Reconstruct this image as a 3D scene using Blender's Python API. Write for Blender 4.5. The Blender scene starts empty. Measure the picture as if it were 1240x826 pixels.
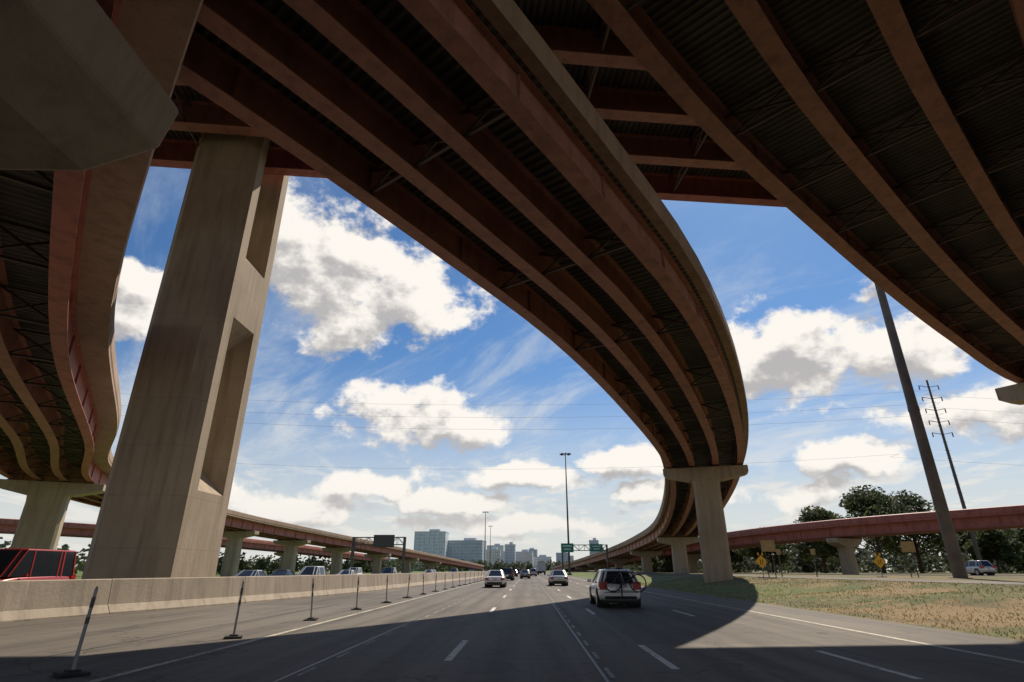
import bpy, bmesh, math, random
from mathutils import Vector, Matrix
random.seed(7)
S=bpy.context.scene
S.view_settings.view_transform='Standard'
S.view_settings.look='None'
S.view_settings.exposure=0
COL=S.collection

# ---------------------------------------------------------------- helpers
def link(ob,parent=None):
    COL.objects.link(ob)
    if parent: ob.parent=parent
    return ob
def empty(name,loc=(0,0,0),rot=0.0):
    e=bpy.data.objects.new(name,None); e.location=loc; e.rotation_euler=(0,0,rot)
    e.empty_display_size=0.3
    return link(e)
class MB:
    """mesh builder"""
    def __init__(s): s.v=[];s.f=[];s.m=[];s.uv=[]
    def face(s,idx,mi=0,uv=None):
        s.f.append(idx); s.m.append(mi); s.uv.append(uv)
    def quadpts(s,pts,mi=0):
        b=len(s.v); s.v+= [tuple(p) for p in pts]; s.face(list(range(b,b+len(pts))),mi)
    def box(s,c,d,mi=0,rot=0.0):
        b=len(s.v); cx,cy,cz=c; hx,hy,hz=d[0]/2,d[1]/2,d[2]/2
        cr,sr=math.cos(rot),math.sin(rot)
        for z in(-hz,hz):
            for x,y in((-hx,-hy),(hx,-hy),(hx,hy),(-hx,hy)):
                s.v.append((cx+x*cr-y*sr,cy+x*sr+y*cr,cz+z))
        for q in((3,2,1,0),(4,5,6,7),(0,1,5,4),(1,2,6,5),(2,3,7,6),(3,0,4,7)):
            s.face([b+i for i in q],mi)
    def beam(s,p,q,w,h=None,mi=0):
        h=h or w; p=Vector(p);q=Vector(q);d=(q-p)
        if d.length<1e-5:return
        d.normalize(); up=Vector((0,0,1)) if abs(d.z)<.95 else Vector((1,0,0))
        a=d.cross(up).normalized()*(w/2); c=a.cross(d).normalized()*(h/2)
        b=len(s.v)
        for o in(p,q):
            for k in(-a-c,a-c,a+c,-a+c): s.v.append(tuple(o+k))
        for f in((3,2,1,0),(4,5,6,7),(0,1,5,4),(1,2,6,5),(2,3,7,6),(3,0,4,7)):
            s.face([b+i for i in f],mi)
    def tube(s,p,q,r0,r1=None,n=10,mi=0,caps=True):
        r1=r0 if r1 is None else r1
        p=Vector(p);q=Vector(q);d=(q-p).normalized()
        up=Vector((0,0,1)) if abs(d.z)<.95 else Vector((1,0,0))
        a=d.cross(up).normalized(); c=a.cross(d).normalized()
        b=len(s.v)
        for o,r in((p,r0),(q,r1)):
            for i in range(n):
                t=2*math.pi*i/n; s.v.append(tuple(o+(a*math.cos(t)+c*math.sin(t))*r))
        for i in range(n):
            j=(i+1)%n; s.face([b+i,b+j,b+n+j,b+n+i],mi)
        if caps:
            s.face([b+i for i in range(n)][::-1],mi); s.face([b+n+i for i in range(n)],mi)
    def torus(s,c,axis,R,r,n=28,k=6,mi=0):
        c=Vector(c);ax=Vector(axis).normalized(); up=Vector((0,0,1)) if abs(ax.z)<.9 else Vector((1,0,0))
        a=ax.cross(up).normalized(); e=a.cross(ax).normalized(); b=len(s.v)
        for i in range(n):
            t=2*math.pi*i/n; o=a*math.cos(t)+e*math.sin(t)
            for j in range(k):
                u=2*math.pi*j/k; s.v.append(tuple(c+o*(R+r*math.cos(u))+ax*(r*math.sin(u))))
        for i in range(n):
            for j in range(k):
                i2=(i+1)%n;j2=(j+1)%k
                s.face([b+i*k+j,b+i2*k+j,b+i2*k+j2,b+i*k+j2],mi)
    def obj(s,name,mats,parent=None,smooth=False,loc=None,fixn=True):
        me=bpy.data.meshes.new(name); me.from_pydata(s.v,[],s.f)
        for m in mats: me.materials.append(m)
        me.polygons.foreach_set('material_index',s.m)
        if any(u is not None for u in s.uv):
            L=me.uv_layers.new(name='UVMap')
            for p,u in zip(me.polygons,s.uv):
                if u:
                    for li,c in zip(p.loop_indices,u): L.data[li].uv=c
        if fixn:
            bm=bmesh.new();bm.from_mesh(me);bmesh.ops.recalc_face_normals(bm,faces=bm.faces);bm.to_mesh(me);bm.free()
        if smooth: me.polygons.foreach_set('use_smooth',[True]*len(me.polygons))
        me.update()
        ob=bpy.data.objects.new(name,me)
        if loc: ob.location=loc
        return link(ob,parent)

# ---------------------------------------------------------------- materials
def newmat(name):
    m=bpy.data.materials.new(name); m.use_nodes=True
    nt=m.node_tree; return m,nt,nt.nodes['Principled BSDF']
class NT:
    def __init__(s,nt): s.nt=nt
    def n(s,t,**kw):
        o=s.nt.nodes.new(t)
        for k,v in kw.items(): setattr(o,k,v)
        return o
    def put(s,sock,v):
        if isinstance(v,bpy.types.NodeSocket): s.nt.links.new(v,sock)
        elif v is not None: sock.default_value=v
    def m(s,op,a,b=None,c=None,clamp=False):
        o=s.n('ShaderNodeMath',operation=op,use_clamp=clamp)
        for i,x in enumerate((a,b,c)):
            if x is not None: s.put(o.inputs[i],x)
        return o.outputs[0]
    def vm(s,op,a,b=None,scale=None):
        o=s.n('ShaderNodeVectorMath',operation=op)
        s.put(o.inputs[0],a)
        if b is not None: s.put(o.inputs[1],b)
        if scale is not None: s.put(o.inputs['Scale'],scale)
        return o.outputs['Value'] if op in('LENGTH','DOT_PRODUCT') else o.outputs[0]
    def noise(s,vec,scale,detail=3,rough=.55,dist=0,color=False):
        o=s.n('ShaderNodeTexNoise'); s.put(o.inputs['Vector'],vec)
        o.inputs['Scale'].default_value=scale;o.inputs['Detail'].default_value=detail
        o.inputs['Roughness'].default_value=rough;o.inputs['Distortion'].default_value=dist
        return o.outputs['Color'] if color else o.outputs['Fac']
    def mapr(s,v,a,b,c=0.,d=1.,smooth=False):
        o=s.n('ShaderNodeMapRange')
        if smooth:o.interpolation_type='SMOOTHSTEP'
        s.put(o.inputs[0],v)
        for i,x in enumerate((a,b,c,d)): s.put(o.inputs[i+1],x)
        return o.outputs[0]
    def mix(s,f,a,b,mode='MIX'):
        o=s.n('ShaderNodeMix',data_type='RGBA',blend_type=mode)
        s.put(o.inputs[0],f)
        for i,x in((6,a),(7,b)):
            if isinstance(x,tuple) and len(x)==3:x=(*x,1)
            s.put(o.inputs[i],x)
        return o.outputs[2]
    def bump(s,h,strength,dist=.02):
        o=s.n('ShaderNodeBump'); s.put(o.inputs['Height'],h)
        o.inputs['Strength'].default_value=strength;o.inputs['Distance'].default_value=dist
        return o.outputs[0]
def objco(N): return N.n('ShaderNodeNewGeometry').outputs['Position']
def vscale(N,v,x,y,z): return N.vm('MULTIPLY',v,(x,y,z))

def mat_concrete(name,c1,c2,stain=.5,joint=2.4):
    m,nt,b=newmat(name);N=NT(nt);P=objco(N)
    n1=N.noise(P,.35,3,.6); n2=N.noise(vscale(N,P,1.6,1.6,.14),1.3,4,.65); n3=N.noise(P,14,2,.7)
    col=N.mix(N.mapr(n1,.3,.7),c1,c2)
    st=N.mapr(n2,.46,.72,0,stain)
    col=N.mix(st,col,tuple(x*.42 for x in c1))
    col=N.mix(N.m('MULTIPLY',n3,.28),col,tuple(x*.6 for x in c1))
    if joint<20:
        sp=N.n('ShaderNodeSeparateXYZ');nt.links.new(P,sp.inputs[0])
        fr=N.m('FRACT',N.m('DIVIDE',sp.outputs[2],joint))
        col=N.mix(N.m('MULTIPLY',N.m('LESS_THAN',fr,.012),.45),col,tuple(x*.4 for x in c1))
    nt.links.new(col,b.inputs['Base Color']); b.inputs['Roughness'].default_value=.85
    nt.links.new(N.bump(N.noise(P,9,3,.7),.35,.03),b.inputs['Normal'])
    return m
def mat_steel(name,c1,c2,c3):
    m,nt,b=newmat(name);N=NT(nt);P=objco(N)
    n1=N.noise(P,.5,3,.6);n2=N.noise(P,4,4,.7);n3=N.noise(vscale(N,P,1.5,1.5,.4),1.2,4,.6)
    col=N.mix(N.mapr(n1,.3,.7),c1,c2)
    col=N.mix(N.mapr(n2,.5,.75,0,.6),col,c3)
    col=N.mix(N.mapr(n3,.46,.74,0,.7),col,tuple(x*.35 for x in c1))
    nt.links.new(col,b.inputs['Base Color']);b.inputs['Roughness'].default_value=.6
    return m
def mat_simple(name,c,rough=.5,metal=0.,var=.15,scale=3.,coat=0.,bump=0.):
    m,nt,b=newmat(name);N=NT(nt)
    co=N.n('ShaderNodeTexCoord').outputs['Object']
    n=N.noise(co,scale,3,.6)
    col=N.mix(N.mapr(n,.3,.7),tuple(x*(1-var) for x in c),tuple(min(1,x*(1+var)) for x in c))
    nt.links.new(col,b.inputs['Base Color']);b.inputs['Roughness'].default_value=rough
    b.inputs['Metallic'].default_value=metal;b.inputs['Coat Weight'].default_value=coat
    if bump: nt.links.new(N.bump(n,bump,.02),b.inputs['Normal'])
    return m
def mat_deck():
    m,nt,b=newmat('corrugated_deck_soffit');N=NT(nt)
    uv=N.n('ShaderNodeUVMap').outputs[0]
    sp=N.n('ShaderNodeSeparateXYZ');nt.links.new(uv,sp.inputs[0])
    w=N.m('SINE',N.m('MULTIPLY',sp.outputs[0],2*math.pi/.36))
    n=N.noise(objco(N),.5,4,.65)
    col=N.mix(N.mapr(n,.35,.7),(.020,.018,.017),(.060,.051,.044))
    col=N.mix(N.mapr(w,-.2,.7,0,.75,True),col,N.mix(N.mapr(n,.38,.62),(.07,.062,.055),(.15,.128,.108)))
    nt.links.new(col,b.inputs['Base Color']);b.inputs['Roughness'].default_value=.6
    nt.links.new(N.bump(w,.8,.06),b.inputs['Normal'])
    return m
def mat_road():
    m,nt,b=newmat('road_concrete_asphalt');N=NT(nt);P=objco(N)
    sp=N.n('ShaderNodeSeparateXYZ');nt.links.new(P,sp.inputs[0]);X,Y=sp.outputs[0],sp.outputs[1]
    n1=N.noise(P,.12,4,.6);n2=N.noise(vscale(N,P,1.4,.06,1),1.2,5,.6);n3=N.noise(P,22,3,.75);n4=N.noise(P,1.4,4,.65)
    col=N.mix(N.mapr(n1,.3,.7),(.165,.145,.122),(.25,.222,.185))
    lane=N.m('FRACT',N.m('DIVIDE',N.m('ADD',X,1.44+3.7*4),3.7))
    wp=N.m('ABSOLUTE',N.m('SUBTRACT',N.m('ABSOLUTE',N.m('SUBTRACT',lane,.5)),.24))
    inl=N.m('MULTIPLY',N.m('GREATER_THAN',X,-6.2),N.m('LESS_THAN',X,8.5))
    wpm=N.m('MULTIPLY',N.mapr(wp,.0,.13,.5,0.,True),inl)
    col=N.mix(wpm,col,(.070,.061,.052))
    cen=N.m('MULTIPLY',N.mapr(N.m('ABSOLUTE',N.m('SUBTRACT',lane,.5)),0,.08,.5,0,True),N.mapr(n2,.3,.6,.4,1))
    col=N.mix(cen,col,(.045,.039,.034))
    col=N.mix(N.mapr(n2,.46,.68,0,.65),col,(.064,.056,.048))
    col=N.mix(N.mapr(n4,.52,.78,0,.5),col,(.27,.24,.195))
    br=N.m('ADD',N.m('FLOOR',N.m('DIVIDE',N.m('ADD',X,1.44),3.8)),N.m('MULTIPLY',N.m('FLOOR',N.m('DIVIDE',Y,13.8)),17.3))
    wn=N.n('ShaderNodeTexWhiteNoise',noise_dimensions='1D');nt.links.new(br,wn.inputs['W'])
    col=N.mix(N.mapr(wn.outputs[0],.5,1.,0,.45),col,(.075,.066,.057))
    col=N.mix(N.m('MULTIPLY',n3,.5),col,(.065,.057,.048))
    wob=N.m('MULTIPLY',N.m('SUBTRACT',n4,.5),.1)
    jy=N.m('ABSOLUTE',N.m('SUBTRACT',N.m('FRACT',N.m('DIVIDE',N.m('ADD',Y,wob),4.6)),.5))
    col=N.mix(N.mapr(jy,.0,.007,.65,0),col,(.03,.027,.025))
    vo=N.n('ShaderNodeTexVoronoi',feature='DISTANCE_TO_EDGE');vo.inputs['Scale'].default_value=.16
    wv=N.vm('ADD',P,N.vm('SCALE',N.noise(P,.8,3,.6,color=True),scale=2.2)); nt.links.new(wv,vo.inputs['Vector'])
    col=N.mix(N.mapr(vo.outputs['Distance'],.0,.007,.7,0),col,(.03,.027,.025))
    sp2=N.noise(vscale(N,P,1,.5,1),2.6,2,.5)
    col=N.mix(N.mapr(sp2,.68,.77,0,.65),col,(.03,.027,.025))
    nt.links.new(col,b.inputs['Base Color']);b.inputs['Roughness'].default_value=.8
    b.inputs['Specular IOR Level'].default_value=.3
    nt.links.new(N.bump(N.noise(P,22,2,.75),.5,.012),b.inputs['Normal'])
    return m
def mat_paint(name,c,wear=.5):
    m,nt,b=newmat(name);N=NT(nt);P=objco(N)
    n=N.noise(P,9,4,.75);n2=N.noise(P,.7,3,.6)
    f=N.mapr(N.m('ADD',n,N.m('MULTIPLY',n2,.5)),.62+.25*(1-wear),.95,0,1)
    nt.links.new(N.mix(f,c,(.13,.118,.10)),b.inputs['Base Color']);b.inputs['Roughness'].default_value=.7
    return m
def mat_ground():
    m,nt,b=newmat('dry_grass_ground');N=NT(nt);P=objco(N)
    n1=N.noise(P,.17,4,.7);n2=N.noise(P,.8,4,.7);n3=N.noise(P,9,3,.75);n4=N.noise(vscale(N,P,.4,.16,1),.7,4,.65)
    col=N.mix(N.mapr(n1,.46,.54),(.30,.205,.095),(.10,.125,.03))
    col=N.mix(N.mapr(n2,.48,.66,0,.75),col,(.33,.225,.11))
    col=N.mix(N.mapr(n4,.50,.60,0,.7),col,(.105,.09,.035))
    sp=N.n('ShaderNodeSeparateXYZ');nt.links.new(P,sp.inputs[0])
    far=N.mapr(sp.outputs[1],50,180,0,.8)
    col=N.mix(far,col,(.12,.14,.045))
    near=N.m('MULTIPLY',N.mapr(sp.outputs[0],21,15,0,1,True),N.mapr(sp.outputs[1],26,44,0,.8,True))
    col=N.mix(near,col,(.11,.19,.025))
    col=N.mix(N.m('MULTIPLY',n3,.5),col,(.07,.058,.025))
    nt.links.new(col,b.inputs['Base Color']);b.inputs['Roughness'].default_value=.95
    nt.links.new(N.bump(N.noise(P,7,2,.7),.6,.05),b.inputs['Normal'])
    return m
def mat_leaf(name,c1,c2,c3,tr=.3):
    m,nt,b=newmat(name);N=NT(nt)
    g=N.n('ShaderNodeNewGeometry');P=g.outputs['Position']
    col=N.mix(g.outputs['Random Per Island'],c1,c2)
    col=N.mix(N.mapr(N.noise(P,.35,2,.6),.42,.65),col,c3)
    nt.links.new(col,b.inputs['Base Color']);b.inputs['Roughness'].default_value=.7
    t=N.n('ShaderNodeBsdfTranslucent');nt.links.new(col,t.inputs[0]);mx=N.n('ShaderNodeMixShader');mx.inputs[0].default_value=tr
    nt.links.new(b.outputs[0],mx.inputs[1]);nt.links.new(t.outputs[0],mx.inputs[2]);nt.links.new(mx.outputs[0],nt.nodes['Material Output'].inputs[0])
    return m

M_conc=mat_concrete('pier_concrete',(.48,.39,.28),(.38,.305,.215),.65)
M_concD=mat_concrete('shade_darkened_concrete',(.36,.28,.195),(.26,.20,.14),.6,50)  # pier concrete with shade put into its base colour
M_concB=mat_concrete('parapet_concrete',(.43,.30,.215),(.33,.225,.155),.65,50)
M_bar=mat_concrete('barrier_concrete',(.50,.42,.325),(.38,.315,.24),.75,50)
M_steel=mat_steel('red_brown_girder_paint',(.40,.178,.122),(.31,.135,.092),(.48,.245,.175))
M_red=mat_steel('faded_red_fascia_paint',(.46,.15,.115),(.37,.12,.09),(.50,.22,.165))
M_brace=mat_simple('dark_brace_steel',(.085,.05,.037),.6)
M_deck=mat_deck()
M_road=mat_road()
M_ground=mat_ground()
M_white=mat_paint('white_road_paint',(.72,.69,.61),.5)
M_yel=mat_paint('pale_edge_paint',(.58,.53,.41),.75)
M_tar=mat_simple('tar_seam',(.025,.024,.023),.5)
M_seam=mat_paint('faint_lane_seam',(.42,.39,.33),.9)
M_galv=mat_simple('galvanized_steel',(.30,.28,.26),.5,.3)
M_dark=mat_simple('weathered_dark_steel',(.10,.09,.08),.6,.2)
M_black=mat_simple('black_rubber',(.02,.02,.02),.8)
M_glass=mat_simple('car_glass',(.02,.025,.03),.06,0,.05)
M_rim=mat_simple('wheel_rim',(.45,.45,.46),.3,.8)
M_tail=mat_simple('tail_light_red',(.42,.02,.015),.2,0,.1)
M_head=mat_simple('head_light',(.7,.7,.68),.15,0,.1)
M_plate=mat_simple('license_plate',(.6,.6,.58),.5)
M_bark=mat_simple('bark',(.09,.065,.045),.9,0,.4,4,0,.6)
M_leaf=mat_leaf('tree_foliage',(.08,.12,.024),(.17,.195,.045),(.05,.075,.018),.5)
M_leafd=mat_leaf('distant_foliage',(.09,.12,.045),(.14,.16,.06),(.065,.085,.04),.45)
M_grass=mat_leaf('grass_blades',(.28,.20,.09),(.38,.27,.13),(.14,.17,.05),.45)

# ---------------------------------------------------------------- world
sun_dir=Vector((.301,.596,.743)).normalized()
W=bpy.data.worlds.new("World");S.world=W;W.use_nodes=True
nt=W.node_tree
for n in list(nt.nodes): nt.nodes.remove(n)
N=NT(nt)
out=N.n('ShaderNodeOutputWorld');bg=N.n('ShaderNodeBackground');nt.links.new(bg.outputs[0],out.inputs[0])
sky=N.n('ShaderNodeTexSky',sky_type='NISHITA');sky.sun_disc=False
sky.sun_elevation=math.asin(sun_dir.z);sky.sun_rotation=math.atan2(sun_dir.x,sun_dir.y)
sky.altitude=200;sky.air_density=1.0;sky.dust_density=.4;sky.ozone_density=2.5
D0=N.vm('NORMALIZE',N.n('ShaderNodeTexCoord').outputs['Generated'])
blobs=[((-.38,.780,.505),.11,.12),((-.31,.83,.46),.16,.12),((-.245,.862,.43),.14,.075),((-.213,.943,.250),.14,.055),
 ((-.16,.95,.235),.10,.042),((.43,.845,.310),.15,.075),((.54,.79,.30),.12,.055),((.36,.87,.32),.10,.06),((-.593,.718,.363),.075,.06),
 ((.63,.755,.20),.13,.045),((-.0,.988,.150),.17,.026),((.50,.85,.150),.08,.028),((.165,.97,.17),.11,.03),
 ((-.15,.975,.105),.10,.020),((.56,.80,.40),.08,.03),((.44,.885,.12),.07,.022),((-.38,.91,.10),.14,.028),((-.05,.99,.075),.20,.018),((.25,.955,.12),.09,.022),((-.28,.95,.13),.09,.026)]
def cloud_density(D,det):
    wn=N.noise(D,5.5,3,.55,color=True)
    Dw=N.vm('ADD',D,N.vm('SCALE',N.vm('SUBTRACT',wn,(.5,.5,.5)),scale=.12))
    best=None
    for c,rx,rz in blobs:
        q=N.vm('MULTIPLY',N.vm('SUBTRACT',Dw,c),(1/rx,1/rx,1/rz))
        l=N.m('SUBTRACT',1.0,N.vm('LENGTH',q))
        best=l if best is None else N.m('MAXIMUM',best,l)
    best=N.m('MINIMUM',N.m('MAXIMUM',best,-.9),.6)
    f=N.noise(vscale(N,D,1,1,1.4),11,det,.60)
    return N.m('ADD',N.m('MULTIPLY',best,.62),N.m('MULTIPLY',N.m('SUBTRACT',f,.48),1.75))
d1=cloud_density(D0,8)
d2=cloud_density(N.vm('ADD',D0,(.014,.0,.030)),4)
mask=N.mapr(d1,-.02,.25,0,1,True)
sp=N.n('ShaderNodeSeparateXYZ');nt.links.new(D0,sp.inputs[0]);Z=sp.outputs[2]
light=N.m('SUBTRACT',d1,d2)
lit=N.mapr(N.m('SUBTRACT',N.m('MULTIPLY',light,1.5),N.m('MULTIPLY',N.m('MAXIMUM',N.m('SUBTRACT',d1,.20),0.0),.55)),-.44,.18,0,1,True)
ccol=N.mix(lit,(4.9,4.75,4.75),(9.9,9.4,8.7))
zz=N.m('ADD',N.m('MAXIMUM',Z,0.0),.10)
pv=N.n('ShaderNodeCombineXYZ');nt.links.new(N.m('DIVIDE',sp.outputs[0],zz),pv.inputs[0]);nt.links.new(N.m('DIVIDE',sp.outputs[1],zz),pv.inputs[1])
pr=N.n('ShaderNodeVectorRotate',rotation_type='Z_AXIS');nt.links.new(pv.outputs[0],pr.inputs['Vector']);pr.inputs['Angle'].default_value=.9
ci=N.noise(vscale(N,pr.outputs[0],.7,1.9,1),1.1,7,.64,.5)
zf=N.mapr(Z,.60,.30,.25,1,True)
cim=N.m('MULTIPLY',N.mapr(ci,.46,.74,0,.75,True),zf)
cu=N.noise(vscale(N,pv.outputs[0],1.6,.9,1),1.5,7,.6,.2)
hz=N.mapr(Z,.28,.06,0,1,True)
cum=N.m('MULTIPLY',N.mapr(cu,.49,.62,0,.75,True),hz)
skyc=N.mix(1.0,sky.outputs[0],(.50,.74,.94),'MULTIPLY')
base=N.mix(N.mapr(Z,.36,.0,0,.86,True),skyc,(7.3,7.35,7.0))
base=N.mix(cim,base,(6.9,7.2,7.4))
base=N.mix(cum,base,(8.8,8.4,7.7))
fin=N.mix(mask,base,ccol)
fin=N.mix(N.mapr(Z,.16,.0,0,.55,True),fin,(7.4,7.3,6.9))
nt.links.new(fin,bg.inputs[0]);bg.inputs[1].default_value=.10

sl=bpy.data.lights.new('sun','SUN');sl.energy=5.0;sl.angle=math.radians(.5);sl.color=(1,.88,.73)
so=bpy.data.objects.new('sun',sl);link(so);so.rotation_euler=(-sun_dir).to_track_quat('-Z','Y').to_euler();so.location=(40,60,90)

# ---------------------------------------------------------------- camera
cd=bpy.data.cameras.new('camera');cd.sensor_width=36;cd.lens=19.65;cd.clip_end=20000;cd.clip_start=.05
cam=bpy.data.objects.new('camera',cd);link(cam);cam.location=(0,0,1.5)
cam.rotation_euler=(math.radians(90+22.25),0,math.radians(1.56));S.camera=cam

# ---------------------------------------------------------------- ground
def sstep(a,b,x):
    t=max(0,min(1,(x-a)/(b-a)));return t*t*(3-2*t)
def gh(x,y): return .8*sstep(11.3,24,x)+ (0.06*math.sin(x*.7+y*.31)+.05*math.sin(y*.9-x*.2))*sstep(12,15,x)*(1-sstep(20,23,x))
xs=[-6000,-2000,-600,-200,-100,-60,-40,0,11.2]+[11.6+.8*i for i in range(17)]+[26,30,40,60,100,200,600,2000,6000]
ys=[-3000,-500,-100]+[-20+2*i for i in range(70)]+[130,160,220,320,500,900,2000,6000,9000]
mb=MB()
for y in ys:
    for x in xs: mb.v.append((x,y,gh(x,y)))
nx=len(xs)
for j in range(len(ys)-1):
    for i in range(nx-1): mb.face([j*nx+i,j*nx+i+1,(j+1)*nx+i+1,(j+1)*nx+i])
mb.obj('ground',[M_ground],smooth=True,fixn=False)
def strip(name,pts,w,z,mat,parent=None):
    mb=MB()
    for i,(x,y) in enumerate(pts):
        mb.v.append((x-w/2,y,z));mb.v.append((x+w/2,y,z))
    for i in range(len(pts)-1): mb.face([2*i,2*i+1,2*i+3,2*i+2])
    return mb.obj(name,[mat],parent,fixn=False)
road=empty('highway_road')
strip('road_surface',[(-11.6,y) for y in(-80,0,40,100,300,800,2500)],45.4,.012,M_road,road)
mb=MB()
def mark(x,y0,y1,w=.13,mi=0,z=.018):
    mb.quadpts([(x-w/2,y0,z),(x+w/2,y0,z),(x+w/2,y1,z),(x-w/2,y1,z)],mi)
for k in range(-2,60):
    for x,o in((-1.44,11.2),(2.36,10.4),(5.7,9.6)):
        y=o+12*k; mark(x,y,y+3.1,.14)
mb.obj('lane_dashes',[M_white],road,fixn=False)
mb=MB()
mark(-6.25,-60,1200,.15);mark(8.55,-60,1200,.16)
mark(-20,-60,1200,.14)
for k in range(60): mark(-23.6,k*12,k*12+3,.14);mark(-27.2,k*12,k*12+3,.14)
mark(-31,-60,1200,.14)
mb.obj('edge_lines',[M_yel],road,fixn=False)
mb=MB()
mark(-3.65,-60,900,.05,0,.016)
mark(1.12,-60,900,.05,0,.016);mark(-8.9,-60,600,.04,0,.016);mark(10.0,-60,600,.05,0,.016)
for k in range(160):
    y=2+k*1.9; mark(1.24,y,y+.9,.07,1,.02) ; mark(-3.5,y,y+.8,.06,1,.02)
mb.obj('pavement_seams',[M_tar,M_seam],road,fixn=False)
strip('exit_ramp_road',[(26.6,y) for y in(-40,0,20,40,60,90)]+[(27,120),(30,200)],5.0,.815,M_road)
strip('frontage_road',[(57,y) for y in(-40,20,60,120,300)],8,.815,M_road)

mb=MB()
for i in range(16000):
    y=12+ (random.random()**1.6)*60; x=11.3+random.random()*12.5
    h=random.uniform(.02,.07)*(2.2 if random.random()<.08 else 1);a=random.random()*6.28;w=.015+.0006*y
    g=gh(x,y);dx,dy=math.cos(a)*w,math.sin(a)*w
    b=len(mb.v);mb.v+=[(x-dx,y-dy,g-.01),(x+dx,y+dy,g-.01),(x+random.uniform(-.05,.05),y+random.uniform(-.05,.05),g+h)]
    mb.face([b,b+1,b+2])
mb.obj('grass',[M_grass],fixn=False)

# ---------------------------------------------------------------- sweeps
def path(ctrl,step=2.5):
    P=[Vector(c) for c in ctrl]
    P=[P[0]*2-P[1]]+P+[P[-1]*2-P[-2]]
    out=[]
    for i in range(1,len(P)-2):
        p0,p1,p2,p3=P[i-1:i+3];n=max(2,int((p2-p1).length/step))
        def tj(t,a,b):return t+(b-a).length**.5
        t0=0;t1=tj(t0,p0,p1);t2=tj(t1,p1,p2);t3=tj(t2,p2,p3)
        for k in range(n):
            t=t1+(t2-t1)*k/n
            A1=p0*((t1-t)/(t1-t0))+p1*((t-t0)/(t1-t0));A2=p1*((t2-t)/(t2-t1))+p2*((t-t1)/(t2-t1));A3=p2*((t3-t)/(t3-t2))+p3*((t-t2)/(t3-t2))
            B1=A1*((t2-t)/(t2-t0))+A2*((t-t0)/(t2-t0));B2=A2*((t3-t)/(t3-t1))+A3*((t-t1)/(t3-t1))
            out.append(B1*((t2-t)/(t2-t1))+B2*((t-t1)/(t2-t1)))
    out.append(P[-2]); res=[];s=0
    for i,p in enumerate(out):
        a=out[max(0,i-1)];b=out[min(len(out)-1,i+1)];t=Vector((b.x-a.x,b.y-a.y,0)).normalized()
        if i:s+=(p-out[i-1]).length
        res.append((p,t,Vector((t.y,-t.x,0)),s))
    return res
def sweep(mb,pa,prof,mi=0):
    k=len(prof);b=len(mb.v)
    acc=[0]
    for j in range(k):
        q=prof[j];r=prof[(j+1)%k];acc.append(acc[-1]+math.hypot(q[0]-r[0],q[1]-r[1]))
    for p,t,n,s in pa:
        for o,z in prof: mb.v.append((p.x+n.x*o,p.y+n.y*o,p.z+z))
    for i in range(len(pa)-1):
        for j in range(k):
            j2=(j+1)%k
            mb.face([b+i*k+j,b+i*k+j2,b+(i+1)*k+j2,b+(i+1)*k+j],mi,[(pa[i][3],acc[j]),(pa[i][3],acc[j+1]),(pa[i+1][3],acc[j+1]),(pa[i+1][3],acc[j])])
    mb.face([b+j for j in range(k)][::-1],mi,[(0,0)]*k);e=b+(len(pa)-1)*k;mb.face([e+j for j in range(k)],mi,[(0,0)]*k)
def isect(o,h,f=.52,tf=.05,tw=.04):
    a=f/2;w=tw/2
    return [(o-a,0),(o+a,0),(o+a,tf),(o+w,tf),(o+w,h-tf),(o+a*.8,h-tf),(o+a*.8,h),(o-a*.8,h),(o-a*.8,h-tf),(o-w,h-tf),(o-w,tf),(o-a,tf)]
def overpass(name,ctrl,ng,sp,over=.95,h=1.6,steel=None,fascia=None,frames=True,fs=(0,1e9),fstep=6.,flange=.62,step=2.5,stiff=4.,haunch=.42,par=None):
    steel=steel or M_steel;fascia=fascia or steel
    e=empty(name);pa=path(ctrl,step)
    half=(ng-1)*sp/2;offs=[-half+i*sp for i in range(ng)]
    mb=MB()
    for i,o in enumerate(offs): sweep(mb,pa,isect(o,h,flange),1 if i in(0,ng-1) else 0)
    nxt=fs[0]
    for (p,t,n,s) in pa:
        if s>=nxt and s<fs[1]:
            nxt=s+stiff
            for o in (offs[0],offs[-1]):
                c=p+n*o;ang=math.atan2(n.y,n.x)
                mb.box((c.x,c.y,c.z+h/2),(.26,.025,h-.12),1,ang)
    mb.obj('girders',[steel,fascia],e)
    mb=MB();W_=half+over
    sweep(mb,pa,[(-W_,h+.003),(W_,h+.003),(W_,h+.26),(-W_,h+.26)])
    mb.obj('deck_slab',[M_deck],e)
    mb=MB()
    for sgn in(-1,1):
        pr=[(sgn*(W_-haunch),h-.004),(sgn*(W_+.03),h-.03),(sgn*(W_+.03),h+.20),(sgn*(W_+.08),h+.30),(sgn*(W_+.06),h+1.02),(sgn*(W_-.20),h+1.12),(sgn*(W_-.28),h+.264),(sgn*(W_-haunch),h+.264)]
        sweep(mb,pa,pr)
    mb.obj('parapets',[par or M_concB],e)
    if frames:
        mb=MB();nxt=fs[0]
        for (p,t,n,s) in pa:
            if s>=nxt and s<fs[1]:
                nxt=s+fstep-.01
                for i in range(ng-1):
                    a=p+n*(offs[i]+.03);b=p+n*(offs[i+1]-.03)
                    zb=Vector((0,0,.22));zt=Vector((0,0,h-.2));tt=t*.03
                    mb.beam(a+zb,b+zb,.12,.10);mb.beam(a+zt,b+zt,.10,.09)
                    mb.beam(a+zb+tt,(b+zt)+tt,.09,.08);mb.beam(a+zt-tt,b+zb-tt,.09,.08)
        mb.obj('cross_frames',[M_brace],e)
    return pa,W_
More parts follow.
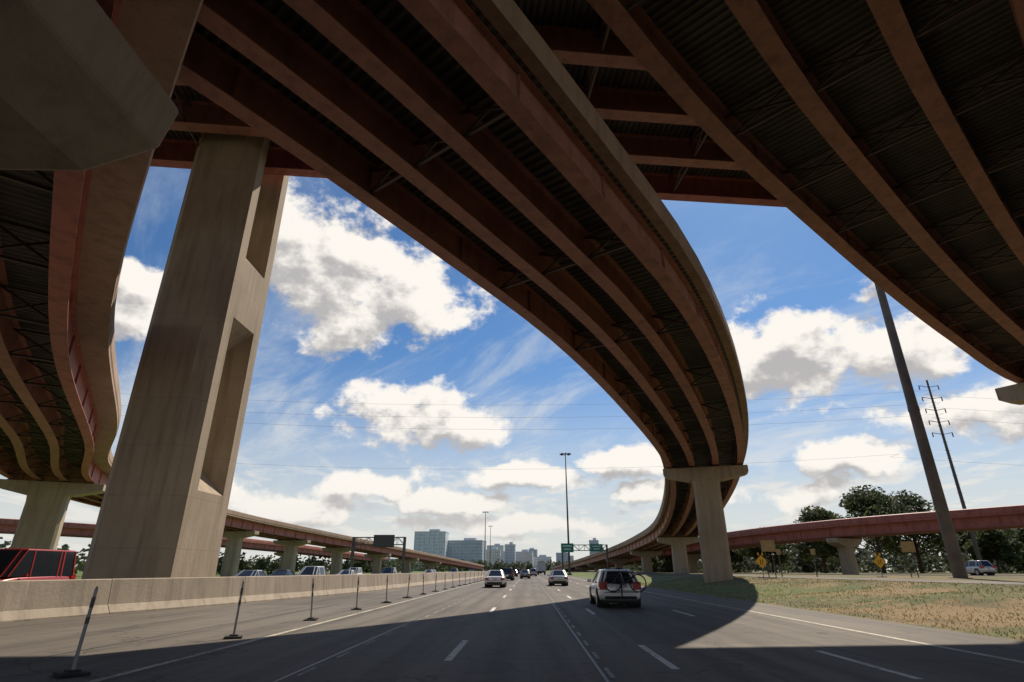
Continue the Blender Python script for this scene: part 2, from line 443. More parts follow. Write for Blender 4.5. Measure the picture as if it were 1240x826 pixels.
A_c=[(-70,-47,17.5),(-44,-27,17),(-30,-14.5,16.4),(-21.5,-6,16),(-13.3,2.4,15.5),(-6.3,10.8,14.8),(0,19.3,13.8),(4.6,26.2,13.1),(10.6,38.4,12.2),(18.6,60,11.5),(24.6,85,9.9),(28,110,7.4),(29.2,140,6.2),(28.6,180,5.0),(26.5,235,3.6),(23,300,2.0),(19,380,.2)]
overpass('curved_highway_overpass',A_c,4,2.35,.85,1.5,fs=(40,330),fstep=6)
B_c=[]
Bedge=[(-22,-10,20),(-9.5,2,20),(1.5,13.6,20),(4.3,16.8,20),(9,21.7,20),(15.8,28.1,20),(24.6,36,19.8),(35.2,44.7,19.2),(47.9,53.9,18.2),(62,60,17.5),(90,70,17),(150,84,16.5)]
for i,p in enumerate(Bedge):
    a=Vector(Bedge[max(0,i-1)]);b=Vector(Bedge[min(len(Bedge)-1,i+1)]);t=Vector((b.x-a.x,b.y-a.y,0)).normalized();n=Vector((t.y,-t.x,0))
    c=Vector(p)+n*8.0;B_c.append((c.x,c.y,p[2]))
overpass('curved_highway_overpass',B_c,5,3.55,.95,1.75,fs=(0,170),fstep=5.5,flange=.8)
C_c=[(-160,-4,26),(-90,8,26),(-25,17.6,26),(14.5,22.8,26),(60,28,26),(150,35,26)]
overpass('unseen_shading_overpass',C_c,7,3.6,.9,1.8,fs=(60,240),fstep=7.5,flange=.75,fascia=M_red)
# unseen deck added behind the viewpoint to darken the undersides ahead
overpass('unseen_shading_overpass',[(-160,-42,27.5),(-60,-28,27.5),(30,-18,27.5),(150,-8,27.5)],6,3.6,.9,1.8,frames=False,flange=.75,fascia=M_red)
D_c=[(14,-24,11),(6,-15,11),(-2.3,-5,11),(-9.9,3.9,11),(-14,8.6,11),(-24.8,21.9,11),(-38.1,41.8,10.8),(-50.3,58.5,10.4),(-59.5,82,10.2),(-63.5,115,9.6),(-57.5,179,7.8),(-46,300,4.6),(-36,430,1.5)]
overpass('curved_highway_overpass',D_c,4,2.35,1.5,1.7,fs=(0,260),fstep=5,fascia=M_red,haunch=1.25)
F_c=[(170,40,9.4),(125,56,9),(95,69,8.2),(72,83,7.2),(54,98,6.5),(44,120,5.9),(39.5,160,4.9),(37.2,220,3.5),(33,300,2.0),(29,380,.2)]
overpass('distant_highway_overpass',F_c,4,2.2,.8,1.5,fs=(0,200),fstep=8,fascia=M_red,par=M_red)
G_c=[(-260,70,9),(-150,95,9),(-105,130,8.6),(-88,200,7.5),(-80,320,5)]
overpass('distant_highway_overpass',G_c,4,2.4,.8,1.5,frames=False,fascia=M_red,par=M_red)

# ---------------------------------------------------------------- piers
def loftbox(mb,secs,mi=0):
    k=len(secs[0]);b=len(mb.v)
    for s_ in secs: mb.v+= [tuple(p) for p in s_]
    for i in range(len(secs)-1):
        for j in range(k):
            mb.face([b+i*k+j,b+i*k+(j+1)%k,b+(i+1)*k+(j+1)%k,b+(i+1)*k+j],mi)
    mb.face([b+j for j in range(k)][::-1],mi);e=b+(len(secs)-1)*k;mb.face([e+j for j in range(k)],mi)
def bev(ob,w=.03,seg=2):
    m=ob.modifiers.new('bevel','BEVEL');m.width=w;m.segments=seg;m.limit_method='ANGLE';m.angle_limit=math.radians(30)
def hammer(x,y,zt,ang,cw=2.6,cd_=1.9,capw=8.,caph=1.6,capd=1.9,zb=None,shift=0):
    zb=(gh(x,y)-.4) if zb is None else zb
    e=empty('bridge_pier',(x,y,0),ang)
    def sec(w,d,z,c=.28,sx=0): return [(sx-w/2+c,-d/2,z),(sx+w/2-c,-d/2,z),(sx+w/2,-d/2+c,z),(sx+w/2,d/2-c,z),(sx+w/2-c,d/2,z),(sx-w/2+c,d/2,z),(sx-w/2,d/2-c,z),(sx-w/2,-d/2+c,z)]
    mb=MB();zc=zt-caph
    loftbox(mb,[sec(cw,cd_,zb),sec(cw,cd_,zb+(zc-zb)*.55),sec(cw*.96,cd_,zc-.8),sec(cw*1.02,cd_*.995,zc+.15)])
    o=mb.obj('column',[M_conc],e);bev(o)
    mb=MB();b=capd/2;h=capw/2
    P=[(-h+shift,zt),(h+shift,zt),(h+shift,zt-caph*.5),(h*.93+shift,zt-caph*.62),(cw*.62,zc),(-cw*.62,zc),(-h*.93+shift,zt-caph*.62),(-h+shift,zt-caph*.5)]
    loftbox(mb,[[(px,-b,pz) for px,pz in P],[(px,b,pz) for px,pz in P]])
    o=mb.obj('pier_cap',[M_conc],e);bev(o,.05)
    mb=MB()
    for k in(-.42,-.14,.14,.42): mb.box((shift+k*capw*.9,0,zt+.06),(.7,.7,.12))
    mb.obj('bearings',[M_dark],e)
    return e
def at(ctrl,y):
    pa=path(ctrl);return min(pa,key=lambda q:abs(q[0].y-y) if q[0].y>-10 else 1e9)
for ctrl,yy,cw,capw in((A_c,60,2.7,8.4),(A_c,112,2.6,7.6),(A_c,150,2.4,7.6),(A_c,190,2.4,7.6),(A_c,232,2.4,7.6),(A_c,270,2.4,7.6),
        (D_c,60,3.6,9.5),(D_c,92,3.2,9.4),(D_c,125,3,9.4),(D_c,150,3,9.4),(D_c,180,3,9.4),(D_c,215,3,9.4),(D_c,250,3,9.4),(D_c,290,3,9.4),
        (F_c,100,2.2,7.2),(F_c,76,2.2,7.2),(F_c,150,2.2,7.2),(F_c,196,2.2,7.2),
        (G_c,110,2.6,8),(G_c,160,2.6,8),(G_c,210,2.6,8)):
    p,t,n,s=at(ctrl,yy);z=p.z-.12
    hammer(p.x,p.y,z,math.atan2(n.y,n.x),cw,1.9,capw,1.35,1.9)
pp=min(path(B_c),key=lambda q:abs(q[0].x-53))
hammer(pp[0].x,pp[0].y,pp[0].z-.14,math.atan2(pp[2].y,pp[2].x),4,3,18.2,2.4,2.6)
e=empty('bridge_pier',(0,0,0))
mb=MB()
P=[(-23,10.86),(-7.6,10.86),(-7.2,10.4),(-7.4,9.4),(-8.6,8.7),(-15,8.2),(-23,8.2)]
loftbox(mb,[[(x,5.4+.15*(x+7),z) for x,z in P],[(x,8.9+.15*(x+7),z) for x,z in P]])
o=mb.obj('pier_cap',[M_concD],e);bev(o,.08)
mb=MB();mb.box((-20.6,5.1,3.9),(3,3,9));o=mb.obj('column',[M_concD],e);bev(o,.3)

# tall recessed pier on the left
e=empty('tall_bridge_pier',(-18.7,29.7,0))
def psec(z,d,wx=2.1,wy=2.75,c=.75):
    a=1.25
    return [(-wx+c,-wy,z),(wx-c,-wy,z),(wx,-wy+c,z),(wx,-a-.02,z),(wx-d,-a+.35*(d>0.01),z),(wx-d,a-.35*(d>.01),z),(wx,a+.02,z),(wx,wy-c,z),(wx-c,wy,z),(-wx+c,wy,z),(-wx,wy-c,z),(-wx,a,z),(-wx+d,a-.35*(d>.01),z),(-wx+d,-a+.35*(d>.01),z),(-wx,-a,z),(-wx,-wy+c,z)]
mb=MB()
loftbox(mb,[psec(-.4,.002),psec(5.2,.002),psec(6.6,1.3),psec(13.4,1.3),psec(14.8,.002),psec(18.6,.002),psec(20,1.3),psec(27.75,1.3)])
o=mb.obj('column',[M_conc],e);bev(o,.05)

# ---------------------------------------------------------------- barrier + posts
e=empty('concrete_barrier')
bp=path([(-17.2,-20,0),(-16.9,0,0),(-16.6,12,0),(-16,19,0),(-14.7,25,0),(-13.2,34,0),(-11.9,46,0),(-10.7,80,0),(-9.8,140,0),(-9.4,260,0),(-9.4,500,0)],3.05)
h=1.2
prof=[(-.33,0),(.33,0),(.33,.08),(.17,.34),(.10,h-.03),(.07,h),(-.07,h),(-.10,h-.03),(-.17,.34),(-.33,.08)]
mb=MB()
i=0
while i<len(bp)-2:
    seg=bp[i:i+3];a=seg[0];b_=seg[-1];jz=random.uniform(-.012,.0)
    q=[list(s_) for s_ in seg];q[0][0]=a[0]+a[1]*.014;q[-1][0]=b_[0]-b_[1]*.014
    sweep(mb,[(s_[0]+Vector((0,0,jz)),s_[1],s_[2],s_[3]) for s_ in q],prof);i+=2
o=mb.obj('barrier_segments',[M_bar],e)
pm=None
for k in range(26):
    y=4.6+5*k
    if pm is None:
        mb=MB();mb.box((0,0,.025),(.38,.42,.04),1);mb.box((0,0,.06),(.18,.2,.035),1);mb.tube((0,0,.07),(0,0,1.2),.028,.026,8,0);mb.tube((0,0,1.2),(0,0,1.24),.026,.012,8,0)
        mb.tube((0,0,.93),(0,0,1.08),.031,.031,8,2);mb.tube((0,0,.7),(0,0,.8),.031,.031,8,2)
        pm=mb.obj('delineator_post',[M_galv,M_black,M_dark]);o=pm
    else: o=bpy.data.objects.new('delineator_post',pm.data);link(o)
    o.location=(-7.0+.004*y,y,.012);o.rotation_euler=(random.uniform(-.05,.05),random.uniform(-.06,.06),random.random())

# ---------------------------------------------------------------- vehicles
paints={}
def paint(name,c,metal=.1):
    if name not in paints: paints[name]=mat_simple(name,c,.28,metal,.03,2,.7)
    return paints[name]
def car(name,x,y,mat,rot=0.,L=4.5,W_=1.82,H=1.46,kind='sedan',z=0.012):
    e=empty(name,(x,y,z),rot);hw=W_/2
    suv=kind in('suv','van','hatch')
    bl=.98 if kind!='sedan' else .94
    if kind=='suv': bl=1.1
    if kind=='van': bl=1.2
    hood=bl-.12
    st=[(-L/2,.40,bl-.16,.84),(-L/2+.07,.32,bl-.05,.92),(-L/2+.35,.24,bl,.985),(-L*.25,.22,bl+.01,1.),(0,.22,bl-.02,1.),(L*.22,.22,bl-.04,1.),(L*.36,.22,hood-.03,.99),(L/2-.28,.24,hood-.10,.96),(L/2-.07,.28,hood-.25,.88),(L/2,.38,hood-.36,.78)]
    secs=[]
    for yy,zb,zt,wf in st:
        w=hw*wf;m_=(zb+zt)/2
        hp=[(w*.8,zb),(w*.97,zb+.06),(w,m_-.05),(w*.985,m_+.12),(w*.93,zt-.05),(w*.84,zt),(w*.4,zt+.025)]
        secs.append([(a,yy,b) for a,b in hp]+[(-a,yy,b) for a,b in hp[::-1]])
    mb=MB();loftbox(mb,secs);o=mb.obj('body',[mat],e,smooth=True)
    sm=o.modifiers.new('ss','SUBSURF');sm.levels=2;sm.render_levels=2
    if kind=='sedan': yb0,yb1,yt0,yt1=-L*.40,L*.24,-L*.23,L*.03
    elif kind=='van': yb0,yb1,yt0,yt1=-L*.485,L*.36,-L*.46,L*.20
    else: yb0,yb1,yt0,yt1=-L*.475,L*.24,-L*.38,L*.05
    wb=hw*.90;wt=hw*.68 if kind!='van' else hw*.8;zb=bl-.04;zt=H-.05
    def ring(t,exp=0):
        w=wb+(wt-wb)*t;a=yb0+(yt0-yb0)*t;b=yb1+(yt1-yb1)*t;z_=zb+(zt-zb)*t
        w+=exp;a-=exp;b+=exp
        return [(-w,a+.12,z_),(-w+.15,a,z_),(w-.15,a,z_),(w,a+.12,z_),(w,b-.18,z_),(w-.22,b,z_),(-w+.22,b,z_),(-w,b-.18,z_)]
    mb=MB();loftbox(mb,[ring(0),ring(.5),ring(1)]);mb.obj('windows',[M_glass],e)
    mb=MB()
    r0=ring(1,.015);top=[(p[0]*.9,p[1]*.93,H) for p in ring(1)]
    r_=[(p[0],p[1],p[2]-.05) for p in r0]
    loftbox(mb,[r_,r0,[((a[0]+b[0])/2,(a[1]+b[1])/2,H-.012) for a,b in zip(r0,top)],top]);o=mb.obj('roof',[mat],e,smooth=False);bev(o,.03,3)
    mb=MB();A=ring(0,.006);B=ring(1,.006)
    for i in range(8):
        mb.beam(Vector(A[i]),Vector(B[i]),.08 if i in(0,1,2,3) else .06,.05)
    for sx in(-1,1):
        for f in((-.02,) if kind!='van' else(-.25,.08)):
            mb.beam((sx*(wb+.004),L*f,zb),(sx*(wt+.004),L*f-.03,zt),.07,.03)
        if suv: mb.beam((sx*(wb+.004),-L*.30,zb),(sx*(wt+.004),-L*.30,zt),.10,.03)
        mb.box((sx*(hw+.08),L*.17,bl+.03),(.18,.10,.13))
    mb.obj('pillars_and_mirrors',[mat],e)
    mb=MB()
    for sx in(-1,1):
        for yy in(-L*.30,L*.32):
            r=.33 if kind in('sedan','hatch') else .37
            c0=(sx*(hw-.20),yy,r)
            mb.tube((sx*(hw-.5),yy,r+.03),(sx*(hw+.001),yy,r+.03),r+.07,None,26,0)
            mb.tube(c0,(sx*(hw+.012),yy,r),r,None,26,0)
            mb.tube((sx*(hw-.1),yy,r),(sx*(hw+.02),yy,r),r*.66,None,20,1)
            mb.tube((sx*(hw),yy,r),(sx*(hw+.026),yy,r),r*.16,None,10,0)
    mb.obj('wheels',[M_black,M_rim],e)
    mb=MB();rw=hw*.84
    tz=bl-.22 if kind=='sedan' else bl-.12
    for sx in(-1,1):
        mb.box((sx*(rw-.06),-L/2+.055,tz),(.34,.14,.17 if kind=='sedan' else .30),0)
        mb.box((sx*(rw+.07),-L/2+.22,tz+.01),(.10,.28,.14),0)
        mb.box((sx*(hw*.66),L/2-.13,hood-.30),(.34,.2,.13),1)
    mb.box((0,-L/2-.012,.70 if kind=='sedan' else .78),(.36,.03,.17),2)
    mb.box((0,-L/2+.02,.40),(W_*.72,.09,.12),3)
    mb.box((0,L/2-.0,.45),(W_*.5,.06,.16),3)
    mb.box((0,-L/2-.0,.60),(W_*.78,.012,.02),3)
    mb.beam((.45,-L/2+.1,.27),(.45,-L/2-.03,.27),.07,.06,3)
    mb.box((0,0,.24),(W_*.85,L*.86,.12),3)
    o=mb.obj('lights_and_trim',[M_tail,M_head,M_plate,M_black],e);bev(o,.015)
    return e
P_w=paint('white_car_paint',(.80,.80,.78));P_s=paint('silver_car_paint',(.50,.51,.52),.4);P_b=paint('black_car_paint',(.02,.02,.022));P_g=paint('grey_car_paint',(.16,.17,.18),.4);P_r=paint('red_car_paint',(.38,.025,.02));P_bl=paint('blue_car_paint',(.04,.07,.16),.3)
car('white_hatchback_car',3.85,28.0,P_w,kind='hatch',H=1.5,L=4.4)
car('white_sedan_car',-3.0,56,P_w)
car('silver_sedan_car',3.0,62,P_s)
car('black_suv_car',-3.1,92,P_b,kind='suv',H=1.75,L=4.7)
car('grey_sedan_car',-.6,110,P_g)
car('silver_suv_car',1.2,150,P_s,kind='suv',H=1.75)
car('black_sedan_car',-3.4,140,P_b)
car('white_sedan_car',-.4,185,P_w)
car('grey_suv_car',-3.6,210,P_g,kind='suv',H=1.8)
car('red_sedan_car',4.2,240,P_r)
car('silver_sedan_car',.4,260,P_s)
for i,(x,y,m_,k) in enumerate(((-22.4,48,P_s,'sedan'),(-19.6,54,P_w,'suv'),(-25.6,62,P_b,'sedan'),(-22.4,74,P_w,'sedan'),(-18.6,80,P_g,'suv'),(-22.4,96,P_s,'suv'),(-18.5,112,P_w,'sedan'),(-25.6,88,P_w,'suv'),(-18.5,150,P_g,'suv'),(-22.4,140,P_w,'sedan'),(-22,175,P_b,'suv'))):
    car({'sedan':'oncoming_sedan_car','suv':'oncoming_suv_car'}[k],x,y,m_,math.pi,kind=k,H=1.46 if k=='sedan' else 1.78)
car('red_van',-26.6,31,P_r,math.pi,L=5.4,W_=2.0,H=2.5,kind='van')
car('silver_suv_car',56.6,78,P_s,0,kind='suv',H=1.75,z=.82)
e=empty('bicycle',(4.02,25.42,0.0))
mb=MB();r=.33;zw=.98;x0,x1=-.52,.52
for xx in(x0,x1):
    mb.torus((xx,0,zw),(0,1,0),r,.026,32,6,0)
    for k in range(7):
        a=k*math.pi/7; mb.tube((xx-math.cos(a)*r,0,zw-math.sin(a)*r),(xx+math.cos(a)*r,0,zw+math.sin(a)*r),.0022,None,4,0,False)
    mb.tube((xx,-.04,zw),(xx,.04,zw),.03,None,8,0)
bb=(-.06,0,zw-.05);st_=(-.20,0,zw+.42);hd=(.36,0,zw+.42);hl=(.40,0,zw+.26)
for p,q in((bb,st_),(st_,hd),(bb,hl),(hd,hl),((x0,0,zw),bb),((x0,0,zw),st_)): mb.tube(p,q,.024,None,8,2)
mb.tube(hl,(x1,0,zw),.018,None,8,2);mb.tube(hd,(.33,0,zw+.55),.016,None,8,2)
mb.tube((.33,-.27,zw+.56),(.33,.2,zw+.56),.016,None,8,0);mb.tube(st_,(-.23,0,zw+.55),.014,None,8,2)
mb.box((-.24,0,zw+.56),(.26,.13,.05),0);mb.torus(bb,(0,1,0),.09,.012,18,5,0)
mb.beam((-.06,-.05,zw-.05),(.04,-.09,zw-.18),.03,.02,0)
mb.obj('frame_and_wheels',[M_black,M_galv,paint('dark_bike_paint',(.03,.015,.015))],e)
mb=MB();mb.beam((-.17,.42,.45),(-.17,.0,.45),.05);mb.beam((-.17,.0,.45),(-.17,.02,1.25),.05);mb.beam((-.6,.02,1.2),(.4,.02,1.2),.035);mb.beam((-.6,.03,.68),(.4,.03,.68),.035);mb.obj('hitch_rack',[M_black],e)
e=empty('box_truck',(4.1,190,.012))
mb=MB();mb.box((0,-1,2.35),(2.5,6.5,2.7),0);mb.box((0,3.3,1.6),(2.3,1.9,1.9),1);mb.box((0,0,.75),(2.2,8,.3),2);mb.box((0,4.28,1.9),(2.0,.06,.7),3)
for sx in(-1,1):
    for yy in(-3,-1.9,3.2): mb.tube((sx*.85,yy,.5),(sx*1.2,yy,.5),.5,None,16,2)
    mb.box((sx*.95,-4.28,.9),(.25,.05,.15),4)
for z_ in(1.05,3.65): mb.box((0,-4.27,z_),(2.5,.05,.08),2)
o=mb.obj('truck_body',[mat_simple('truck_box_white',(.5,.5,.5)),P_w,M_black,M_glass,M_tail],e);bev(o,.04)

# ---------------------------------------------------------------- poles, signs, gantries
def highmast(x,y,h):
    e=empty('high_mast_light',(x,y,0));mb=MB()
    mb.tube((0,0,0),(0,0,h*.5),.34,.25,12);mb.tube((0,0,h*.5),(0,0,h),.25,.13,12);mb.box((0,0,.2),(1.4,1.4,.5))
    mb.obj('pole',[M_dark],e)
    mb=MB();mb.torus((0,0,h-.2),(0,0,1),1.0,.07,20,6)
    for k in range(8):
        a=k*math.pi/4;c,s_=math.cos(a),math.sin(a)
        mb.beam((0,0,h),(c*1.0,s_*1.0,h-.2),.08);mb.box((c*1.45,s_*1.45,h-.25),(.75,.42,.32),0,a)
    mb.obj('luminaires',[M_dark],e)
highmast(12.2,180,36);highmast(-24,330,32);highmast(-30,470,34)
e=empty('steel_utility_pole',(38.4,55,.3));mb=MB()
mb.tube((0,0,0),(0,0,16),.56,.46,20);mb.tube((0,0,16),(0,0,44),.46,.26,20);mb.tube((0,0,-.3),(0,0,.55),.85,.85,20)
mb.tube((0,0,15.75),(0,0,16.25),.50,.48,20)
mb.obj('pole',[mat_simple('rusted_pole_steel',(.16,.13,.11),.7,.1,.3,.6)],e,smooth=False)
e=empty('power_line_pole',(81,110,0));mb=MB();h=37
mb.tube((0,0,0),(0,0,h),.38,.18,10)
for k in range(5):
    z_=h-1.5-k*2.4
    for q in(-1,1):
        mb.beam((0,0,z_),(q*1.9,0,z_+.35),.1);mb.tube((q*1.9,0,z_+.35),(q*1.9,0,z_-.5),.1,None,6)
for k in range(20):
    a=2+k*1.6; mb.beam((-.55,0,a),(.55,0,a),.05)
mb.obj('pole_and_arms',[M_dark],e)
mb=MB()
for(za,zb_,yy,sag) in((34.4,33.5,110,2.0),(31.8,31,110,2.0),(29.6,29,110,2.2),(24.8,23,126,2)):
    pts=[]
    for X0,X1,a,b in((-260,-90,za,zb_+2),(-90,81,zb_+2,za),(81,250,za,zb_)):
        for k in range(13):
            t=k/12;pts.append(Vector((X0+(X1-X0)*t,yy+ (0.02*X0),a+(b-a)*t-sag*4*t*(1-t)*1.5)))
    for a,b in zip(pts[:-1],pts[1:]):
        if (b-a).length>.01: mb.tube(a,b,.016,None,4,0,False)
mb.obj('overhead_power_lines',[M_dark])
M_or=mat_simple('construction_sign_yellow_orange',(.90,.48,.03),.5);M_br=mat_simple('sign_back_tan',(.42,.29,.13),.6);M_grn=mat_simple('highway_sign_green',(.015,.22,.12),.5);M_wht=mat_simple('sign_white',(.7,.7,.7),.5)
def diamond(x,y):
    z0=gh(x,y);e=empty('construction_sign',(x,y,z0));mb=MB();zc=1.45;r=.66
    for rr,yy,mi in((r,-.06,2),(r*.94,-.066,0)):
        mb.v+=[(rr,yy,zc),(0,yy,zc+rr),(-rr,yy,zc),(0,yy,zc-rr),(rr,-.03,zc),(0,-.03,zc+rr),(-rr,-.03,zc),(0,-.03,zc-rr)]
        b=len(mb.v)-8
        mb.face([b,b+1,b+2,b+3],mi);mb.face([b+7,b+6,b+5,b+4],mi)
        for i in range(4): mb.face([b+i,b+(i+1)%4,b+4+(i+1)%4,b+4+i],mi)
    for dx,dz,w,hh in((-.1,.0,.07,.36),(.12,.06,.07,.3),(.0,-.22,.3,.06)): mb.box((dx,-.07,zc+dz),(w,.012,hh),2)
    mb.beam((0,0,0),(0,0,zc+.5),.07,.05,1)
    mb.beam((-.5,.1,.03),(.5,.1,.03),.08,.06,1);mb.beam((0,-.5,.03),(0,.6,.03),.06,.06,1)
    for a in(-.13,.13): mb.box((a*1.6,-.0,zc+r+.05),(.16,.02,.25),0)
    mb.obj('sign_panel_and_stand',[M_or,M_galv,M_black],e,fixn=False)
diamond(23.0,60);diamond(35.6,62)
def backsign(x,y,w=1.3,h=1.0,zc=2.8):
    e=empty('sign_back_panel',(x,y,gh(x,y)));mb=MB();mb.box((0,0,zc),(w,.04,h),0);mb.beam((-w*.25,.06,0),(-w*.25,.06,zc+h*.4),.08,.06,1);mb.beam((w*.25,.06,0),(w*.25,.06,zc+h*.4),.08,.06,1)
    mb.beam((-w*.45,.04,zc+.25),(w*.45,.04,zc+.25),.05,.04,1)
    mb.obj('panel_and_posts',[M_br,M_dark],e)
backsign(22.7,57);backsign(37.6,60)
for x,y in((27.3,66),(31.0,66)):
    e=empty('sign_post',(x,y,gh(x,y)));mb=MB();mb.beam((0,0,0),(0,0,2.8),.09);mb.box((0,-.06,2.5),(.5,.03,.6),1);mb.obj('post',[M_dark,M_br],e)
def gantry(name,xa,xb,y,z,signs,mi):
    e=empty(name);mb=MB()
    for x in(xa,xb):
        for yy in(-.6,.6): mb.tube((x,y+yy,0),(x,y+yy,z+1.6),.2,None,8)
        for k in range(int(z/1.6)): mb.beam((x,y-.6,k*1.6),(x,y+.6,(k+1)*1.6),.08)
    for yy in(-.6,.6):
        for zz in(z,z+1.5): mb.beam((xa,y+yy,zz),(xb,y+yy,zz),.16)
        n=max(4,int((xb-xa)/1.6))
        for k in range(n):
            a=xa+(xb-xa)*k/n;b=xa+(xb-xa)*(k+1)/n
            mb.beam((a,y+yy,z if k%2 else z+1.5),(b,y+yy,z+1.5 if k%2 else z),.09);mb.beam((a,y+yy,z),(a,y+yy,z+1.5),.07)
    for (sx,w,h) in signs:
        mb.box((sx,y-.85,z+.7),(w,.12,h),mi)
        if mi==1:
            mb.box((sx,y-.93,z+.7+h*.2),(w*.7,.03,h*.14),2);mb.box((sx,y-.93,z+.7-h*.15),(w*.55,.03,h*.14),2)
    mb.obj('truss_and_panels',[M_dark,M_grn,M_wht,M_dark],e)
gantry('sign_gantry',-38.5,-27.2,130,6.6,((-31.6,4.6,2.6),),3)
gantry('highway_sign_gantry',9.8,22.6,172,6.6,((11.2,3.6,2.4),(19.6,3.4,2.0)),1)

# ---------------------------------------------------------------- buildings
def mat_facade(name,wall,glass,fh=3.8,fw=3.,gh_=.6,gw=.7):
    m,nt,b=newmat(name);N=NT(nt)
    co=N.n('ShaderNodeTexCoord').outputs['Object'];sp=N.n('ShaderNodeSeparateXYZ');nt.links.new(co,sp.inputs[0])
    fz=N.m('FRACT',N.m('DIVIDE',sp.outputs[2],fh));h_=N.m('ADD',sp.outputs[0],sp.outputs[1]);fx=N.m('FRACT',N.m('ADD',N.m('DIVIDE',h_,fw),50))
    w=N.m('MULTIPLY',N.m('LESS_THAN',fz,gh_),N.m('LESS_THAN',fx,gw))
    n=N.noise(vscale(N,co,.4,.4,.3),1,3)
    g2=N.mix(N.mapr(n,.4,.6),glass,tuple(x*1.5 for x in glass))
    nt.links.new(N.mix(w,wall,g2),b.inputs['Base Color']);b.inputs['Roughness'].default_value=.4
    return m
F1=mat_facade('pale_office_facade',(.76,.77,.78),(.42,.50,.56));F2=mat_facade('grey_office_facade',(.52,.56,.60),(.28,.34,.40),3.6,4.2,.5,.9);F3=mat_facade('tan_office_facade',(.68,.62,.56),(.36,.38,.42),3.5,2.6)  # facade colours paled to stand in for distance haze
M_roofm=mat_simple('roof_equipment',(.6,.62,.64),.7)
def bld(x,y,w,d,h,m_):
    e=empty('office_building',(x,y,0),random.uniform(-.12,.12));mb=MB();mb.box((0,0,h/2),(w,d,h),0)
    mb.box((0,0,h+.5),(w+.6,d+.6,1.),1);mb.box((w*.1,0,h+2.4),(w*.35,d*.4,3.2),1)
    nb=int(w/6)
    for k in range(nb+1): mb.box((-w/2+k*w/nb,-d/2-.15,h/2),(.5,.4,h),1)
    for k in range(1,int(h/3.8)): mb.box((0,-d/2-.06,k*3.8),(w*.995,.2,.35),1)
    mb.obj('tower_block',[m_,M_roofm],e)
bld(-114,700,36,26,42,F1);bld(-74,720,42,30,33,F2);bld(-46,790,18,20,25,F3);bld(-24,800,13,15,32,F2);bld(-33,900,24,20,26,F1);bld(-8,950,30,20,27,F3)
bld(20,980,34,22,20,F1);bld(52,900,20,18,24,F2);bld(62,1000,26,20,22,F3);bld(88,800,12,14,37,F2);bld(100,860,14,16,30,F1);bld(116,880,22,18,24,F3);bld(-160,900,40,30,22,F3);bld(-60,1100,30,20,42,F1);bld(5,1200,26,20,38,F2)
bld(-200,800,60,30,14,F3);bld(165,760,50,26,14,F3)
e=empty('brick_building',(158,165,0));mb=MB();mb.box((0,0,6),(26,16,12),0);mb.box((0,0,12.3),(26.6,16.6,.6),1)
for k in range(6):
    for z_ in(3.5,7,10.2): mb.box((-10.5+k*4.2,-8.03,z_),(2,.1,1.7),2)
mb.obj('walls_windows_roof',[mat_simple('brick_red',(.28,.12,.08),.9),M_roofm,M_glass],e)

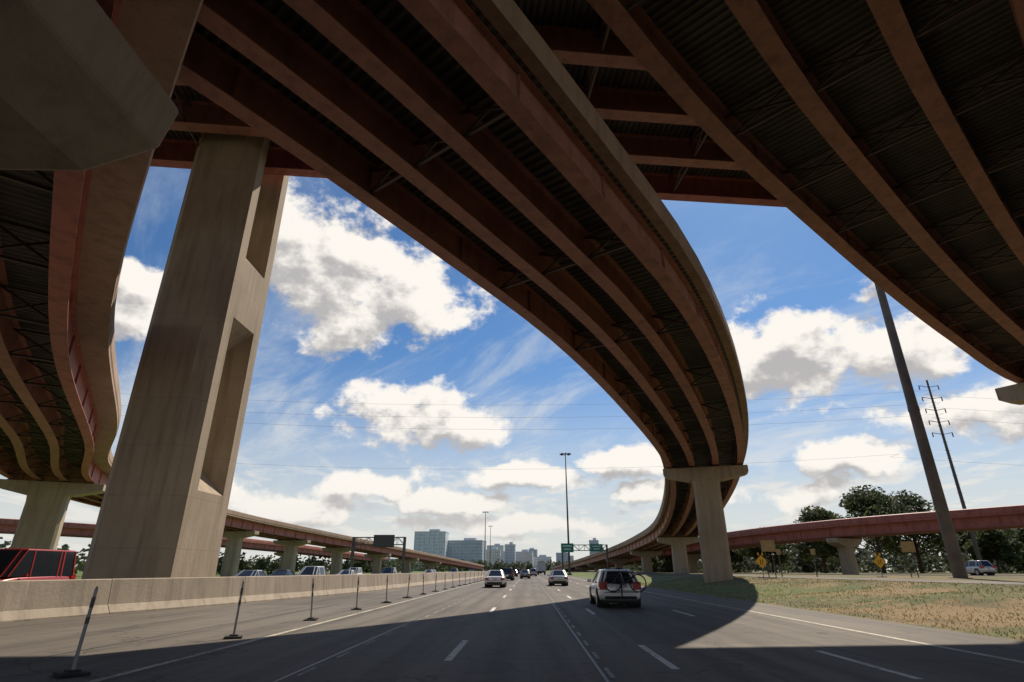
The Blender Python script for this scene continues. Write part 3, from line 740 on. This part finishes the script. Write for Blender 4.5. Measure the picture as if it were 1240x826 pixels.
# ---------------------------------------------------------------- trees
def leaves(mb,c,rx,rz,n,s):
    for _ in range(n):
        while True:
            vx,vy,vz=random.uniform(-1,1),random.uniform(-1,1),random.uniform(-1,1)
            l=vx*vx+vy*vy+vz*vz
            if .12<l<1:break
        p=Vector((c[0]+vx*rx,c[1]+vy*rx,c[2]+vz*rz))
        a=Vector((random.gauss(0,1),random.gauss(0,1),random.gauss(0,.6))).normalized();b_=a.orthogonal().normalized()
        q=s*random.uniform(.6,1.3)
        b=len(mb.v);mb.v+=[tuple(p-a*q),tuple(p+b_*q*.7),tuple(p+a*q),tuple(p-b_*q*.7)];mb.face([b,b+1,b+2,b+3])
def tree(x,y,h,r,z0=None,n=230,s=.42):
    z0=gh(x,y) if z0 is None else z0
    e=empty('tree',(x,y,z0));mb=MB();lf=MB()
    th=h*.3;mb.tube((0,0,-.3),(.1,0,th),h*.028,h*.018,9);mb.tube((.1,0,th),(0,.1,h*.8),h*.018,h*.006,8)
    for k in range(22):
        a=random.random()*6.28;t=random.random();zz=h*(.26+.6*t);rr=r*(.75*math.sin(math.pi*min(1,(.25+t*.75)))+.12)*random.uniform(.4,1.05)
        p=(math.cos(a)*rr,math.sin(a)*rr,zz);mb.tube((.05,0,max(th*.7,zz-h*.2)),p,h*.009,h*.003,6,0,False)
        leaves(lf,p,r*random.uniform(.28,.45),h*random.uniform(.10,.15),n,s)
    leaves(lf,(0,0,h*.88),r*.4,h*.12,n,s);leaves(lf,(0,0,h*.6),r*.6,h*.2,n*2,s)
    mb.obj('trunk_and_limbs',[M_bark],e,smooth=True);lf.obj('foliage',[M_leaf],e,fixn=False)
for x,y,h,r in((74,128,18,9.5),(85,133,17.5,9),(64,132,14,7.5),(97,130,13,6.5),(56,140,10,6),(112,136,12,6.5),(104,138,13,6),(126,132,13,7),(49,150,9,5),(140,140,13,7),(120,145,13,6.5),(93,122,9,4.5),(152,138,12,6)):
    tree(x,y,h,r)
mb=MB()
def mass(x0,y0,x1,y1,h,dens,s,nl=70):
    L=math.hypot(x1-x0,y1-y0);n=int(L*dens)
    for i in range(n):
        t=random.random();hh=h*random.uniform(.5,1.15);x=x0+(x1-x0)*t+random.uniform(-5,5);y=y0+(y1-y0)*t+random.uniform(-7,7)
        r=hh*random.uniform(.35,.6)
        leaves(mb,(x,y,hh*.5),r,hh*.5,nl,s)
mass(34,168,60,155,7,1.0,.6);mass(55,155,240,145,9,1.0,.65);mass(44,190,70,420,8,.35,.8)
mass(-320,130,-120,170,10,.5,.8);mass(-100,150,-75,330,7,.25,.7)
mass(-420,520,-20,620,11,.45,1.3);mass(-20,640,300,600,10,.45,1.3);mass(-90,330,-60,520,9,.2,.9);mass(60,420,120,600,9,.2,.9);mass(120,300,420,300,11,.35,1.0)
mb.obj('distant_trees',[M_leafd],fixn=False)
